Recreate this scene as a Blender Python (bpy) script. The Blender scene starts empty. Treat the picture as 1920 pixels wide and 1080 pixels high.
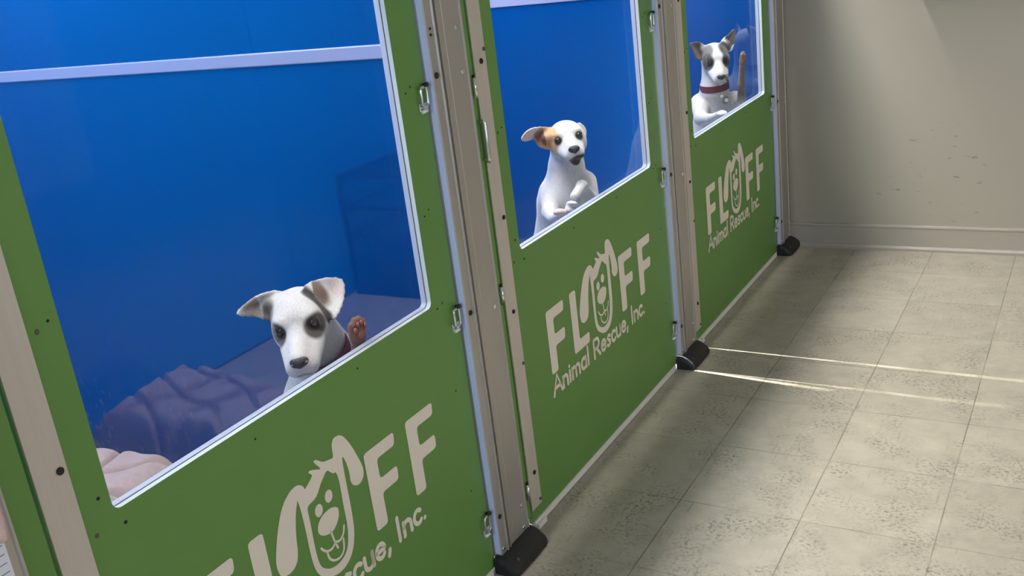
import bpy, bmesh, math, random
import numpy as np
from mathutils import Vector, Matrix

# ------------------------------------------------------------------ camera
S = bpy.context.scene
COL = S.collection
cam_data = bpy.data.cameras.new('camera')
cam_data.sensor_width = 36.0
cam_data.lens = 36.0 * 1884.26 / 1920.0
cam_data.clip_start = 0.02
cam = bpy.data.objects.new('camera', cam_data)
COL.objects.link(cam)
_Rc = Matrix(((0.863265, -0.063439, 0.500749),
              (0.490337, 0.340794, -0.802140),
              (-0.119765, 0.937995, 0.325302)))
cam.matrix_world = Matrix.Translation((1.18793, -2.10713, 1.40800)) @ _Rc.to_4x4()
S.camera = cam

# ------------------------------------------------------------------ world, exposure
S.view_settings.view_transform = 'Standard'
S.view_settings.look = 'None'
S.view_settings.gamma = 1.0
S.view_settings.exposure = 0.3
S.view_settings.use_curve_mapping = False
W = bpy.data.worlds.new('world'); S.world = W
W.use_nodes = True
W.node_tree.nodes['Background'].inputs[0].default_value = (0.86, 0.93, 1.0, 1)
W.node_tree.nodes['Background'].inputs[1].default_value = 0.22

def area(name, loc, size, power, color, direction):
    l = bpy.data.lights.new(name, 'AREA'); l.shape = 'RECTANGLE'
    l.size, l.size_y = size; l.energy = power; l.color = color
    o = bpy.data.objects.new(name, l); COL.objects.link(o)
    o.location = loc
    o.rotation_euler = Vector(direction).to_track_quat('-Z', 'Y').to_euler()
    return o
# ceiling strip light running along the row, just behind the kennel fronts
area('ceiling_strip_light', (-0.125, 0.0, 2.66), (0.08, 4.0), 84, (1.0, 0.965, 0.925), (0, 0, -1))
# row of ceiling lights over the kennels
area('kennel_ceiling_light', (-1.05, 0.95, 2.66), (0.5, 2.2), 70, (0.88, 0.95, 1.0), (0, 0, -1))
area('kennel_ceiling_light', (-1.40, -0.95, 2.35), (0.3, 0.5), 17, (0.85, 0.94, 1.0), (0, 0, -1))
# cool daylight from the entrance end of the corridor
area('entrance_daylight', (-0.2, -5.0, 1.9), (2.6, 1.8), 100, (0.62, 0.75, 1.0), (0.02, 1, -0.12))
# added fill without a real source: low side light that lifts the door fronts
area('added_side_fill', (3.8, -0.9, 1.25), (5.0, 1.7), 19, (1.0, 0.98, 0.95), (-1, 0, 0))
# added spots over kennels two and three, no real lamps, for the floor streaks
for (x, y, pw) in ((-1.5, 0.978, 900.0), (-0.62, 0.812, 1000.0), (-1.25, 0.790, 500.0)):
    for h in (0.12, 0.30, 0.48, 0.66, 0.84, 1.02):      # narrow beams that reach the floor through the slits beside the second post
        l = bpy.data.lights.new('added_streak_spot', 'SPOT'); l.energy = pw; l.spot_size = math.radians(4.6); l.spot_blend = .6; l.shadow_soft_size = 0.016
        l.color = (1.0, 0.96, 0.90)
        o = bpy.data.objects.new('added_streak_spot', l); COL.objects.link(o); o.location = (x, y, 2.55)
        yt = 0.9515 if y > .9 else 0.7645
        o.rotation_euler = (Vector((0, yt, h)) - o.location).to_track_quat('-Z', 'Y').to_euler()

# ------------------------------------------------------------------ dimensions (metres)
PITCH = 1.1985           # one kennel to the next
HOLE0, HOLE1 = -1.3439, -0.5265      # window opening in the nearest door (Y)
SILL, HEAD = 0.7106, 1.45
DOOR0, DOOR1 = -1.4460, -0.4365      # door leaf
POST0, POST1 = -0.4310, -0.2985
DTOP = 2.10
DBOT = 0.016
PART = -0.3625           # partition plane
BACK = -1.70
WALL = 2.1066
TILE = 0.3048

# ------------------------------------------------------------------ helpers
def new_mesh(name, bm, mats, parent=None, smooth=False):
    me = bpy.data.meshes.new(name); bm.to_mesh(me); bm.free()
    if not isinstance(mats, (list, tuple)): mats = [mats]
    for m in mats: me.materials.append(m)
    if smooth:
        me.polygons.foreach_set('use_smooth', [True] * len(me.polygons))
    o = bpy.data.objects.new(name, me); COL.objects.link(o)
    if parent: o.parent = parent
    return o

def thing(name, label, cat, group=None, loc=(0, 0, 0)):
    o = bpy.data.objects.new(name, None); COL.objects.link(o)
    o.location = loc; o.empty_display_size = 0.05
    o['label'] = label; o['category'] = cat
    if group: o['group'] = group
    return o

def tag(o, label, cat, group=None):
    o['label'] = label; o['category'] = cat
    if group: o['group'] = group
    return o

def struct(o):
    o['kind'] = 'structure'; return o

def box(bm, x0, x1, y0, y1, z0, z1, mat=0, bevel=0.0):
    vs = [bm.verts.new((x, y, z)) for x in (x0, x1) for y in (y0, y1) for z in (z0, z1)]
    fs = []
    for idx in ((0, 1, 3, 2), (4, 6, 7, 5), (0, 4, 5, 1), (2, 3, 7, 6), (0, 2, 6, 4), (1, 5, 7, 3)):
        f = bm.faces.new([vs[i] for i in idx]); f.material_index = mat; fs.append(f)
    if bevel > 0:
        es = list({e for f in fs for e in f.edges})
        bmesh.ops.bevel(bm, geom=es, offset=bevel, segments=2, affect='EDGES', profile=0.5)
    return vs

def tube(bm, pts, r, n=8, mat=0, closed=False, caps=True):
    pts = [Vector(p) for p in pts]; rings = []
    N = len(pts)
    for i, p in enumerate(pts):
        if closed: d = pts[(i + 1) % N] - pts[i - 1]
        else: d = (pts[min(i + 1, N - 1)] - pts[max(i - 1, 0)])
        d.normalize()
        a = Vector((0, 0, 1)) if abs(d.z) < 0.9 else Vector((1, 0, 0))
        u = d.cross(a).normalized(); v = d.cross(u)
        rr = r[i] if isinstance(r, (list, tuple)) else r
        rings.append([bm.verts.new(p + (u * math.cos(t) + v * math.sin(t)) * rr) for t in [2 * math.pi * k / n for k in range(n)]])
    M = N if closed else N - 1
    for i in range(M):
        A, B = rings[i], rings[(i + 1) % N]
        for k in range(n):
            f = bm.faces.new((A[k], A[(k + 1) % n], B[(k + 1) % n], B[k])); f.material_index = mat; f.smooth = True
    if caps and not closed:
        bm.faces.new(rings[0][::-1]).material_index = mat; bm.faces.new(rings[-1]).material_index = mat

def cyl(bm, c, axis, r, h, n=20, mat=0, bevel=0.0):
    """short cylinder from c along axis"""
    c = Vector(c); d = Vector(axis).normalized()
    a = Vector((0, 0, 1)) if abs(d.z) < 0.9 else Vector((1, 0, 0))
    u = d.cross(a).normalized(); v = d.cross(u)
    prof = [(0, r), (h - bevel, r)] + ([(h, r - bevel)] if bevel else [])
    rings = [[bm.verts.new(c + d * t + (u * math.cos(2 * math.pi * k / n) + v * math.sin(2 * math.pi * k / n)) * rr) for k in range(n)] for t, rr in prof]
    for A, B in zip(rings, rings[1:]):
        for k in range(n):
            f = bm.faces.new((A[k], A[(k + 1) % n], B[(k + 1) % n], B[k])); f.material_index = mat
    bm.faces.new(rings[0][::-1]).material_index = mat
    bm.faces.new(rings[-1]).material_index = mat

def rrect(y0, y1, z0, z1, r, n=6):
    out = []
    for cy, cz, a0 in ((y1 - r, z1 - r, 0), (y0 + r, z1 - r, 90), (y0 + r, z0 + r, 180), (y1 - r, z0 + r, 270)):
        for k in range(n + 1):
            a = math.radians(a0 + 90 * k / n); out.append((cy + r * math.cos(a), cz + r * math.sin(a)))
    return out

def plate(bm, loops, x0, x1, mat_front=0, mat_rim=0, mat_hole=0, mat_back=0):
    """flat sheet in the Y-Z plane between x0 (back) and x1 (front); loops[0] outline, others are openings"""
    for x, m in ((x1, mat_front), (x0, mat_back)):
        edges = []
        for lp in loops:
            vs = [bm.verts.new((x, y, z)) for y, z in lp]
            edges += [bm.edges.new((vs[i], vs[(i + 1) % len(vs)])) for i in range(len(vs))]
        res = bmesh.ops.triangle_fill(bm, edges=edges, use_beauty=True)
        for f in res['geom']:
            if isinstance(f, bmesh.types.BMFace):
                f.material_index = m
                f.normal_update()
                if (f.normal.x > 0) != (x == x1): f.normal_flip()
    for li, lp in enumerate(loops):
        n = len(lp)
        A = [bm.verts.new((x0, y, z)) for y, z in lp]; B = [bm.verts.new((x1, y, z)) for y, z in lp]
        area2 = sum(lp[i][0] * lp[(i + 1) % n][1] - lp[(i + 1) % n][0] * lp[i][1] for i in range(n))
        for i in range(n):
            j = (i + 1) % n
            q = (A[i], A[j], B[j], B[i])
            if (area2 < 0) != (li > 0): q = q[::-1]
            bm.faces.new(q).material_index = mat_rim if li == 0 else mat_hole

# ------------------------------------------------------------------ materials
def mat(name, color, rough=0.5, metal=0.0, spec=0.5, **kw):
    m = bpy.data.materials.new(name); m.use_nodes = True
    b = m.node_tree.nodes['Principled BSDF']
    b.inputs['Base Color'].default_value = (*color, 1)
    b.inputs['Roughness'].default_value = rough
    b.inputs['Metallic'].default_value = metal
    b.inputs['Specular IOR Level'].default_value = spec
    for k, v in kw.items(): b.inputs[k.replace('_', ' ')].default_value = v
    return m
def N(m, t, **kw):
    n = m.node_tree.nodes.new(t)
    for k, v in kw.items(): setattr(n, k, v)
    return n
def L(m, a, b): m.node_tree.links.new(a, b)
def s2l(r, g, b):
    f = lambda c: (c / 255 / 12.92) if c / 255 <= 0.04045 else ((c / 255 + 0.055) / 1.055) ** 2.4
    return (f(r), f(g), f(b))
def noise_tint(m, scale, amount, detail=3.0, stretch=(1, 1, 1), bump=0.0, bump_scale=None, rough_var=0.0):
    """procedural mottling of the base colour plus fine bump"""
    b = m.node_tree.nodes['Principled BSDF']
    tc = N(m, 'ShaderNodeTexCoord'); mp = N(m, 'ShaderNodeMapping'); mp.inputs['Scale'].default_value = stretch
    L(m, tc.outputs['Object'], mp.inputs[0])
    nz = N(m, 'ShaderNodeTexNoise'); nz.inputs['Scale'].default_value = scale; nz.inputs['Detail'].default_value = detail
    L(m, mp.outputs[0], nz.inputs['Vector'])
    mx = N(m, 'ShaderNodeMix', data_type='RGBA', blend_type='MULTIPLY')
    cr = N(m, 'ShaderNodeMapRange'); cr.inputs[1].default_value = 0.3; cr.inputs[2].default_value = 0.7
    cr.inputs[3].default_value = 1 - amount; cr.inputs[4].default_value = 1.0
    L(m, nz.outputs[0], cr.inputs[0])
    mx.inputs[0].default_value = 1.0
    mx.inputs[6].default_value = b.inputs['Base Color'].default_value[:]
    L(m, cr.outputs[0], mx.inputs[7]); L(m, mx.outputs[2], b.inputs['Base Color'])
    if rough_var:
        r0 = b.inputs['Roughness'].default_value
        rr = N(m, 'ShaderNodeMapRange'); rr.inputs[1].default_value = .3; rr.inputs[2].default_value = .7
        rr.inputs[3].default_value = r0; rr.inputs[4].default_value = r0 + rough_var
        L(m, nz.outputs[0], rr.inputs[0]); L(m, rr.outputs[0], b.inputs['Roughness'])
    if bump:
        n2 = N(m, 'ShaderNodeTexNoise'); n2.inputs['Scale'].default_value = bump_scale or scale * 6
        L(m, mp.outputs[0], n2.inputs['Vector'])
        bp = N(m, 'ShaderNodeBump'); bp.inputs['Strength'].default_value = bump; bp.inputs['Distance'].default_value = 0.002
        L(m, n2.outputs[0], bp.inputs['Height']); L(m, bp.outputs[0], b.inputs['Normal'])
    return m

M = {}
M['green'] = noise_tint(mat('green_laminate', s2l(108, 153, 76), 0.42, spec=0.4), 3.0, 0.05, bump=0.05, bump_scale=400)
M['white_core'] = mat('white_plastic_edge', s2l(228, 232, 228), 0.45)
M['frame_white'] = mat('white_coated_frame', s2l(205, 210, 225), 0.4)
M['lit_band'] = mat('painted_cool_light', s2l(206, 214, 250), 0.35)  # cool sidelight on the post sides, put into the colour
M['rail'] = mat('lilac_grey_rail', s2l(172, 176, 208), 0.35, metal=.3)
M['gasket'] = mat('dark_gasket', s2l(52, 56, 66), 0.6)
M['alu'] = noise_tint(mat('brushed_aluminium', s2l(186, 180, 172), 0.42, metal=0.55), 4.0, 0.06, stretch=(40, 40, 0.6), rough_var=.06)
M['alu_strip'] = noise_tint(mat('satin_aluminium_strip', s2l(212, 202, 191), 0.5, metal=0.2), 4.0, 0.05, stretch=(30, 30, 0.6))
M['chrome'] = mat('chrome', (0.80, 0.81, 0.83), 0.16, metal=1.0)
M['steel_bolt'] = mat('dull_steel', s2l(112, 105, 96), 0.42, metal=0.9)
M['dark_bolt'] = mat('dark_steel', s2l(58, 52, 48), 0.45, metal=0.7)
M['rubber'] = noise_tint(mat('black_plastic', s2l(28, 27, 28), 0.5), 30, 0.2, bump=0.2)
M['cream_print'] = mat('cream_print', s2l(246, 235, 220), 0.5)
M['sweep'] = mat('white_vinyl', s2l(246, 242, 236), 0.4)

# glossy blue kennel panel
def blue_panel(name, col, rough=0.012):
    m = mat(name, col, 0.5, spec=0.0)
    b = m.node_tree.nodes['Principled BSDF']
    b.inputs['Coat Weight'].default_value = 1.0; b.inputs['Coat Roughness'].default_value = rough; b.inputs['Coat IOR'].default_value = 2.25
    noise_tint(m, 1.6, 0.10, detail=2)
    # fine pale scuffs scratched by claws, low on the panel
    tc = N(m, 'ShaderNodeTexCoord'); mp = N(m, 'ShaderNodeMapping'); mp.inputs['Scale'].default_value = (45, 45, 26)
    L(m, tc.outputs['Object'], mp.inputs[0])
    nz = N(m, 'ShaderNodeTexNoise'); nz.inputs['Scale'].default_value = 1.0; nz.inputs['Detail'].default_value = 6
    L(m, mp.outputs[0], nz.inputs['Vector'])
    lo = N(m, 'ShaderNodeTexNoise'); lo.inputs['Scale'].default_value = 5.0; L(m, tc.outputs['Object'], lo.inputs['Vector'])
    sep = N(m, 'ShaderNodeSeparateXYZ'); L(m, tc.outputs['Object'], sep.inputs[0])
    zr = N(m, 'ShaderNodeMapRange'); zr.inputs[1].default_value = 0.42; zr.inputs[2].default_value = 0.15; L(m, sep.outputs['Z'], zr.inputs[0])
    a = N(m, 'ShaderNodeMapRange'); a.inputs[1].default_value = .56; a.inputs[2].default_value = .75; L(m, nz.outputs[0], a.inputs[0])
    c = N(m, 'ShaderNodeMapRange'); c.inputs[1].default_value = .45; c.inputs[2].default_value = .65; L(m, lo.outputs[0], c.inputs[0])
    m1 = N(m, 'ShaderNodeMath', operation='MULTIPLY'); L(m, a.outputs[0], m1.inputs[0]); L(m, c.outputs[0], m1.inputs[1])
    m2 = N(m, 'ShaderNodeMath', operation='MULTIPLY'); L(m, m1.outputs[0], m2.inputs[0]); L(m, zr.outputs[0], m2.inputs[1])
    m3 = N(m, 'ShaderNodeMath', operation='MULTIPLY'); L(m, m2.outputs[0], m3.inputs[0]); m3.inputs[1].default_value = .35
    link = b.inputs['Base Color'].links[0].from_socket
    mx = N(m, 'ShaderNodeMix', data_type='RGBA'); L(m, m3.outputs[0], mx.inputs[0]); L(m, link, mx.inputs[6])
    mx.inputs[7].default_value = (.45, .5, .62, 1); L(m, mx.outputs[2], b.inputs['Base Color'])
    return m
M['blue'] = blue_panel('glossy_blue_panel', (0.0002, 0.062, 0.27))
M['blue_back'] = blue_panel('blue_back_panel', (0.002, 0.30, 0.95), 0.2)

# thin clear window sheet
def clear_sheet():
    m = bpy.data.materials.new('clear_acrylic'); m.use_nodes = True
    nt = m.node_tree; nt.nodes.clear()
    out = nt.nodes.new('ShaderNodeOutputMaterial'); tr = nt.nodes.new('ShaderNodeBsdfTransparent'); gl = nt.nodes.new('ShaderNodeBsdfGlossy')
    tr.inputs[0].default_value = (0.97, 0.98, 0.985, 1); gl.inputs['Roughness'].default_value = 0.03
    fr = nt.nodes.new('ShaderNodeFresnel'); fr.inputs[0].default_value = 1.14
    ge = nt.nodes.new('ShaderNodeNewGeometry'); inv = nt.nodes.new('ShaderNodeMath'); inv.operation = 'SUBTRACT'; inv.inputs[0].default_value = 1.0
    mu = nt.nodes.new('ShaderNodeMath'); mu.operation = 'MULTIPLY'      # one reflecting face only, the sheet is thin
    nt.links.new(ge.outputs['Backfacing'], inv.inputs[1]); nt.links.new(inv.outputs[0], mu.inputs[0]); nt.links.new(fr.outputs[0], mu.inputs[1])
    mx = nt.nodes.new('ShaderNodeMixShader')
    nt.links.new(mu.outputs[0], mx.inputs[0]); nt.links.new(tr.outputs[0], mx.inputs[1]); nt.links.new(gl.outputs[0], mx.inputs[2])
    nt.links.new(mx.outputs[0], out.inputs[0])
    return m
M['clear'] = clear_sheet()

# vinyl composition floor tile: 305 mm grid, marbling, scuffs
def floor_mat():
    m = mat('worn_vinyl_tile', s2l(196, 188, 172), 0.34, spec=0.45)
    b = m.node_tree.nodes['Principled BSDF']
    tc = N(m, 'ShaderNodeTexCoord'); P = tc.outputs['Object']
    sep = N(m, 'ShaderNodeSeparateXYZ')
    # slight waviness of the joints
    wn = N(m, 'ShaderNodeTexNoise'); wn.inputs['Scale'].default_value = 9; L(m, P, wn.inputs['Vector'])
    wv = N(m, 'ShaderNodeVectorMath', operation='SCALE'); wv.inputs['Scale'].default_value = 0.004; L(m, wn.outputs['Color'], wv.inputs[0])
    ad = N(m, 'ShaderNodeVectorMath', operation='ADD'); L(m, P, ad.inputs[0]); L(m, wv.outputs[0], ad.inputs[1])
    L(m, ad.outputs[0], sep.inputs[0])
    def joint(sock, off, w):
        s = N(m, 'ShaderNodeMath', operation='SUBTRACT'); L(m, sock, s.inputs[0]); s.inputs[1].default_value = off
        d = N(m, 'ShaderNodeMath', operation='DIVIDE'); L(m, s.outputs[0], d.inputs[0]); d.inputs[1].default_value = TILE
        f = N(m, 'ShaderNodeMath', operation='FRACT'); L(m, d.outputs[0], f.inputs[0])
        g = N(m, 'ShaderNodeMath', operation='PINGPONG'); L(m, d.outputs[0], g.inputs[0]); g.inputs[1].default_value = 0.5
        r = N(m, 'ShaderNodeMapRange'); L(m, g.outputs[0], r.inputs[0]); r.inputs[1].default_value = w * 0.35; r.inputs[2].default_value = w
        r.inputs[3].default_value = 1; r.inputs[4].default_value = 0
        fl = N(m, 'ShaderNodeMath', operation='FLOOR'); L(m, d.outputs[0], fl.inputs[0])
        return r.outputs[0], fl.outputs[0]
    jx, ix = joint(sep.outputs['X'], 0.3022, 0.0062); jy, iy = joint(sep.outputs['Y'], 0.0020, 0.0065)
    # joint visibility varies along the line
    jn = N(m, 'ShaderNodeTexNoise'); jn.inputs['Scale'].default_value = 5; L(m, P, jn.inputs['Vector'])
    jr = N(m, 'ShaderNodeMapRange'); L(m, jn.outputs[0], jr.inputs[0]); jr.inputs[1].default_value = .38; jr.inputs[2].default_value = .6; jr.inputs[3].default_value = .12; jr.inputs[4].default_value = .75
    jym = N(m, 'ShaderNodeMath', operation='MULTIPLY'); L(m, jy, jym.inputs[0]); L(m, jr.outputs[0], jym.inputs[1])
    jr2 = N(m, 'ShaderNodeMapRange'); L(m, jn.outputs[0], jr2.inputs[0]); jr2.inputs[1].default_value = .3; jr2.inputs[2].default_value = .55; jr2.inputs[3].default_value = .20; jr2.inputs[4].default_value = .85
    jxm = N(m, 'ShaderNodeMath', operation='MULTIPLY'); L(m, jx, jxm.inputs[0]); L(m, jr2.outputs[0], jxm.inputs[1])
    jm = N(m, 'ShaderNodeMath', operation='MAXIMUM'); L(m, jxm.outputs[0], jm.inputs[0]); L(m, jym.outputs[0], jm.inputs[1])
    # per-tile tone
    cx = N(m, 'ShaderNodeCombineXYZ'); L(m, ix, cx.inputs[0]); L(m, iy, cx.inputs[1])
    wh = N(m, 'ShaderNodeTexWhiteNoise', noise_dimensions='3D'); L(m, cx.outputs[0], wh.inputs['Vector'])
    tone = N(m, 'ShaderNodeMapRange'); L(m, wh.outputs['Value'], tone.inputs[0]); tone.inputs[3].default_value = .93; tone.inputs[4].default_value = 1.03
    # cloudy marbling, streaked differently on each tile
    n1 = N(m, 'ShaderNodeTexNoise'); n1.inputs['Scale'].default_value = 14; n1.inputs['Detail'].default_value = 7; n1.inputs['Roughness'].default_value = .65; L(m, P, n1.inputs['Vector'])
    r1 = N(m, 'ShaderNodeMapRange'); L(m, n1.outputs[0], r1.inputs[0]); r1.inputs[1].default_value = .3; r1.inputs[2].default_value = .7; r1.inputs[3].default_value = .80; r1.inputs[4].default_value = 1.06
    # small dark flecks
    n2 = N(m, 'ShaderNodeTexNoise'); n2.inputs['Scale'].default_value = 120; n2.inputs['Detail'].default_value = 7; n2.inputs['Roughness'].default_value = .75
    mp2 = N(m, 'ShaderNodeMapping'); mp2.inputs['Scale'].default_value = (.8, 1.0, 1); L(m, P, mp2.inputs[0]); L(m, mp2.outputs[0], n2.inputs['Vector'])
    n3 = N(m, 'ShaderNodeTexNoise'); n3.inputs['Scale'].default_value = 6.5; n3.inputs['Detail'].default_value = 2; L(m, P, n3.inputs['Vector'])
    r3 = N(m, 'ShaderNodeMapRange'); L(m, n3.outputs[0], r3.inputs[0]); r3.inputs[1].default_value = .44; r3.inputs[2].default_value = .64; r3.inputs[3].default_value = .05; r3.inputs[4].default_value = .95
    r2 = N(m, 'ShaderNodeMapRange'); L(m, n2.outputs[0], r2.inputs[0]); r2.inputs[1].default_value = .50; r2.inputs[2].default_value = .63
    fk = N(m, 'ShaderNodeMath', operation='MULTIPLY'); L(m, r2.outputs[0], fk.inputs[0]); L(m, r3.outputs[0], fk.inputs[1])
    # long scratches
    wv2 = N(m, 'ShaderNodeTexNoise'); wv2.inputs['Scale'].default_value = 1; wv2.inputs['Detail'].default_value = 3
    mp3 = N(m, 'ShaderNodeMapping'); mp3.inputs['Scale'].default_value = (170, 9, 1); mp3.inputs['Rotation'].default_value = (0, 0, math.radians(28)); L(m, P, mp3.inputs[0]); L(m, mp3.outputs[0], wv2.inputs['Vector'])
    r4 = N(m, 'ShaderNodeMapRange'); L(m, wv2.outputs[0], r4.inputs[0]); r4.inputs[1].default_value = .66; r4.inputs[2].default_value = .74; r4.inputs[4].default_value = .6
    def mul(a, c):
        x = N(m, 'ShaderNodeMath', operation='MULTIPLY'); L(m, a, x.inputs[0]); L(m, c, x.inputs[1]); return x.outputs[0]
    t = mul(tone.outputs[0], r1.outputs[0])
    mx = N(m, 'ShaderNodeMix', data_type='RGBA', blend_type='MULTIPLY'); mx.inputs[0].default_value = 1
    mx.inputs[6].default_value = (*s2l(180, 171, 152), 1); L(m, t, mx.inputs[7])
    def over(src, fac, col, k):
        f = N(m, 'ShaderNodeMath', operation='MULTIPLY'); L(m, fac, f.inputs[0]); f.inputs[1].default_value = k
        x = N(m, 'ShaderNodeMix', data_type='RGBA'); L(m, f.outputs[0], x.inputs[0]); L(m, src, x.inputs[6]); x.inputs[7].default_value = (*col, 1); return x.outputs[2]
    c = over(mx.outputs[2], fk.outputs[0], s2l(66, 56, 42), .9)
    c = over(c, r4.outputs[0], s2l(96, 88, 74), .7)
    c = over(c, jm.outputs[0], s2l(70, 60, 42), .85)
    L(m, c, b.inputs['Base Color'])
    rr = N(m, 'ShaderNodeMapRange'); L(m, n1.outputs[0], rr.inputs[0]); rr.inputs[3].default_value = .24; rr.inputs[4].default_value = .5; L(m, rr.outputs[0], b.inputs['Roughness'])
    hs = N(m, 'ShaderNodeMath', operation='SUBTRACT'); L(m, n1.outputs[0], hs.inputs[0]); L(m, jm.outputs[0], hs.inputs[1])
    bp = N(m, 'ShaderNodeBump'); bp.inputs['Strength'].default_value = .25; bp.inputs['Distance'].default_value = .001; L(m, hs.outputs[0], bp.inputs['Height']); L(m, bp.outputs[0], b.inputs['Normal'])
    return m
M['floor'] = floor_mat()

def wall_mat():
    m = mat('beige_painted_wall', s2l(165, 158, 142), 0.55, spec=0.3)
    noise_tint(m, 1.8, 0.05, bump=0.12, bump_scale=160)
    b = m.node_tree.nodes['Principled BSDF']
    # small dark scuffs in a patch low on the wall
    tc = N(m, 'ShaderNodeTexCoord'); P = tc.outputs['Object']
    mp = N(m, 'ShaderNodeMapping'); mp.inputs['Scale'].default_value = (26, 26, 60); mp.inputs['Rotation'].default_value = (0, math.radians(-35), 0); L(m, P, mp.inputs[0])
    nz = N(m, 'ShaderNodeTexNoise'); nz.inputs['Scale'].default_value = 1; nz.inputs['Detail'].default_value = 4; L(m, mp.outputs[0], nz.inputs['Vector'])
    r = N(m, 'ShaderNodeMapRange'); L(m, nz.outputs[0], r.inputs[0]); r.inputs[1].default_value = .66; r.inputs[2].default_value = .74; r.inputs[4].default_value = .7
    vm = N(m, 'ShaderNodeVectorMath', operation='DISTANCE'); L(m, P, vm.inputs[0]); vm.inputs[1].default_value = (0.62, WALL, 0.27)
    r2 = N(m, 'ShaderNodeMapRange'); L(m, vm.outputs['Value'], r2.inputs[0]); r2.inputs[1].default_value = .30; r2.inputs[2].default_value = .12
    mu = N(m, 'ShaderNodeMath', operation='MULTIPLY'); L(m, r.outputs[0], mu.inputs[0]); L(m, r2.outputs[0], mu.inputs[1])
    link = b.inputs['Base Color'].links[0].from_socket
    mx = N(m, 'ShaderNodeMix', data_type='RGBA'); L(m, mu.outputs[0], mx.inputs[0]); L(m, link, mx.inputs[6]); mx.inputs[7].default_value = (*s2l(95, 84, 70), 1)
    L(m, mx.outputs[2], b.inputs['Base Color'])
    return m
M['wall'] = wall_mat()
M['base'] = noise_tint(mat('beige_painted_baseboard', s2l(165, 157, 144), 0.42), 3, 0.05)

# ------------------------------------------------------------------ setting
bm = bmesh.new(); box(bm, -3.0, 4.0, -5.2, 2.3, -0.06, 0.0); struct(new_mesh('floor', bm, M['floor']))
bm = bmesh.new(); box(bm, -3.0, 4.0, WALL, WALL + 0.12, 0.0, 2.75); struct(new_mesh('wall_back', bm, M['wall']))
bm = bmesh.new(); box(bm, -3.12, -3.0, -5.2, WALL + .12, 0.0, 2.75); struct(new_mesh('wall_left', bm, M['wall']))
bm = bmesh.new(); box(bm, -3.12, 4.0, -5.2, WALL + .12, 2.75, 2.83)
struct(new_mesh('ceiling', bm, mat('white_ceiling', s2l(215, 212, 205), 0.8)))
bm = bmesh.new()
prof = [(0.0, 0.0), (-0.019, 0.0), (-0.019, 0.010), (-0.014, 0.018), (-0.0085, 0.019), (-0.0085, 0.094), (-0.011, 0.098), (-0.010, 0.104), (-0.004, 0.107), (0.0, 0.107)]
for a, b2 in zip(prof, prof[1:]):
    vs = [bm.verts.new((x, WALL + d, z)) for x, (d, z) in ((0.0, a), (0.0, b2), (4.0, b2), (4.0, a))]
    bm.faces.new(vs)
bmesh.ops.remove_doubles(bm, verts=bm.verts, dist=1e-5); bmesh.ops.recalc_face_normals(bm, faces=bm.faces)
struct(new_mesh('baseboard_back', bm, M['base']))

bm = bmesh.new(); box(bm, 0, 1.3, -.14, 0, 0, .03, bevel=.003)  # board added out of view, only to shade the wall below it
t = thing('added_shadow_shelf', 'unseen beige shelf added on the far wall to cast a shadow below it', 'shelf', None, (.50, WALL, 1.13))
new_mesh('board', bm, M['base'], t)
for bx in (.25, 1.05):
    bm = bmesh.new(); tube(bm, [(bx, -.12, -.002), (bx, -.002, -.002)], .006, 8); tube(bm, [(bx, -.11, -.002), (bx, -.004, -.05)], .006, 8); new_mesh('bracket', bm, M['alu'], t)
# ------------------------------------------------------------------ lettering
def catmull(pts, n=5, closed=True):
    out = []; Np = len(pts)
    rng = range(Np) if closed else range(Np - 1)
    for i in rng:
        g = lambda k: pts[k % Np] if closed else pts[min(max(k, 0), Np - 1)]
        p0, p1, p2, p3 = g(i - 1), g(i), g(i + 1), g(i + 2)
        for s in range(n):
            t = s / n
            out.append(tuple(0.5 * ((2 * p1[k]) + (-p0[k] + p2[k]) * t + (2 * p0[k] - 5 * p1[k] + 4 * p2[k] - p3[k]) * t * t + (-p0[k] + 3 * p1[k] - 3 * p2[k] + p3[k]) * t ** 3) for k in (0, 1)))
    if not closed: out.append(tuple(pts[-1]))
    return out

def rounded(poly, r, n=4):
    """round every corner of a polygon by radius-like distance r"""
    out = []
    P = [Vector(p) for p in poly]; K = len(P)
    for i in range(K):
        a, b_, c = P[i - 1], P[i], P[(i + 1) % K]
        d1 = (a - b_); d2 = (c - b_)
        rr = min(r, d1.length * .45, d2.length * .45)
        s, e = b_ + d1.normalized() * rr, b_ + d2.normalized() * rr
        for k in range(n + 1):
            t = k / n
            out.append(tuple((s * (1 - t) ** 2 + b_ * 2 * t * (1 - t) + e * t * t)))
    return out

X_PRINT = 0.0007
def print_poly(bm, loops):
    edges = []
    for lp in loops:
        vs = [bm.verts.new((X_PRINT, y, z)) for y, z in lp]
        edges += [bm.edges.new((vs[i], vs[(i + 1) % len(vs)])) for i in range(len(vs))]
    res = bmesh.ops.triangle_fill(bm, edges=edges, use_beauty=True)
    for f in res['geom']:
        if isinstance(f, bmesh.types.BMFace):
            f.normal_update()
            if f.normal.x < 0: f.normal_flip()

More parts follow.
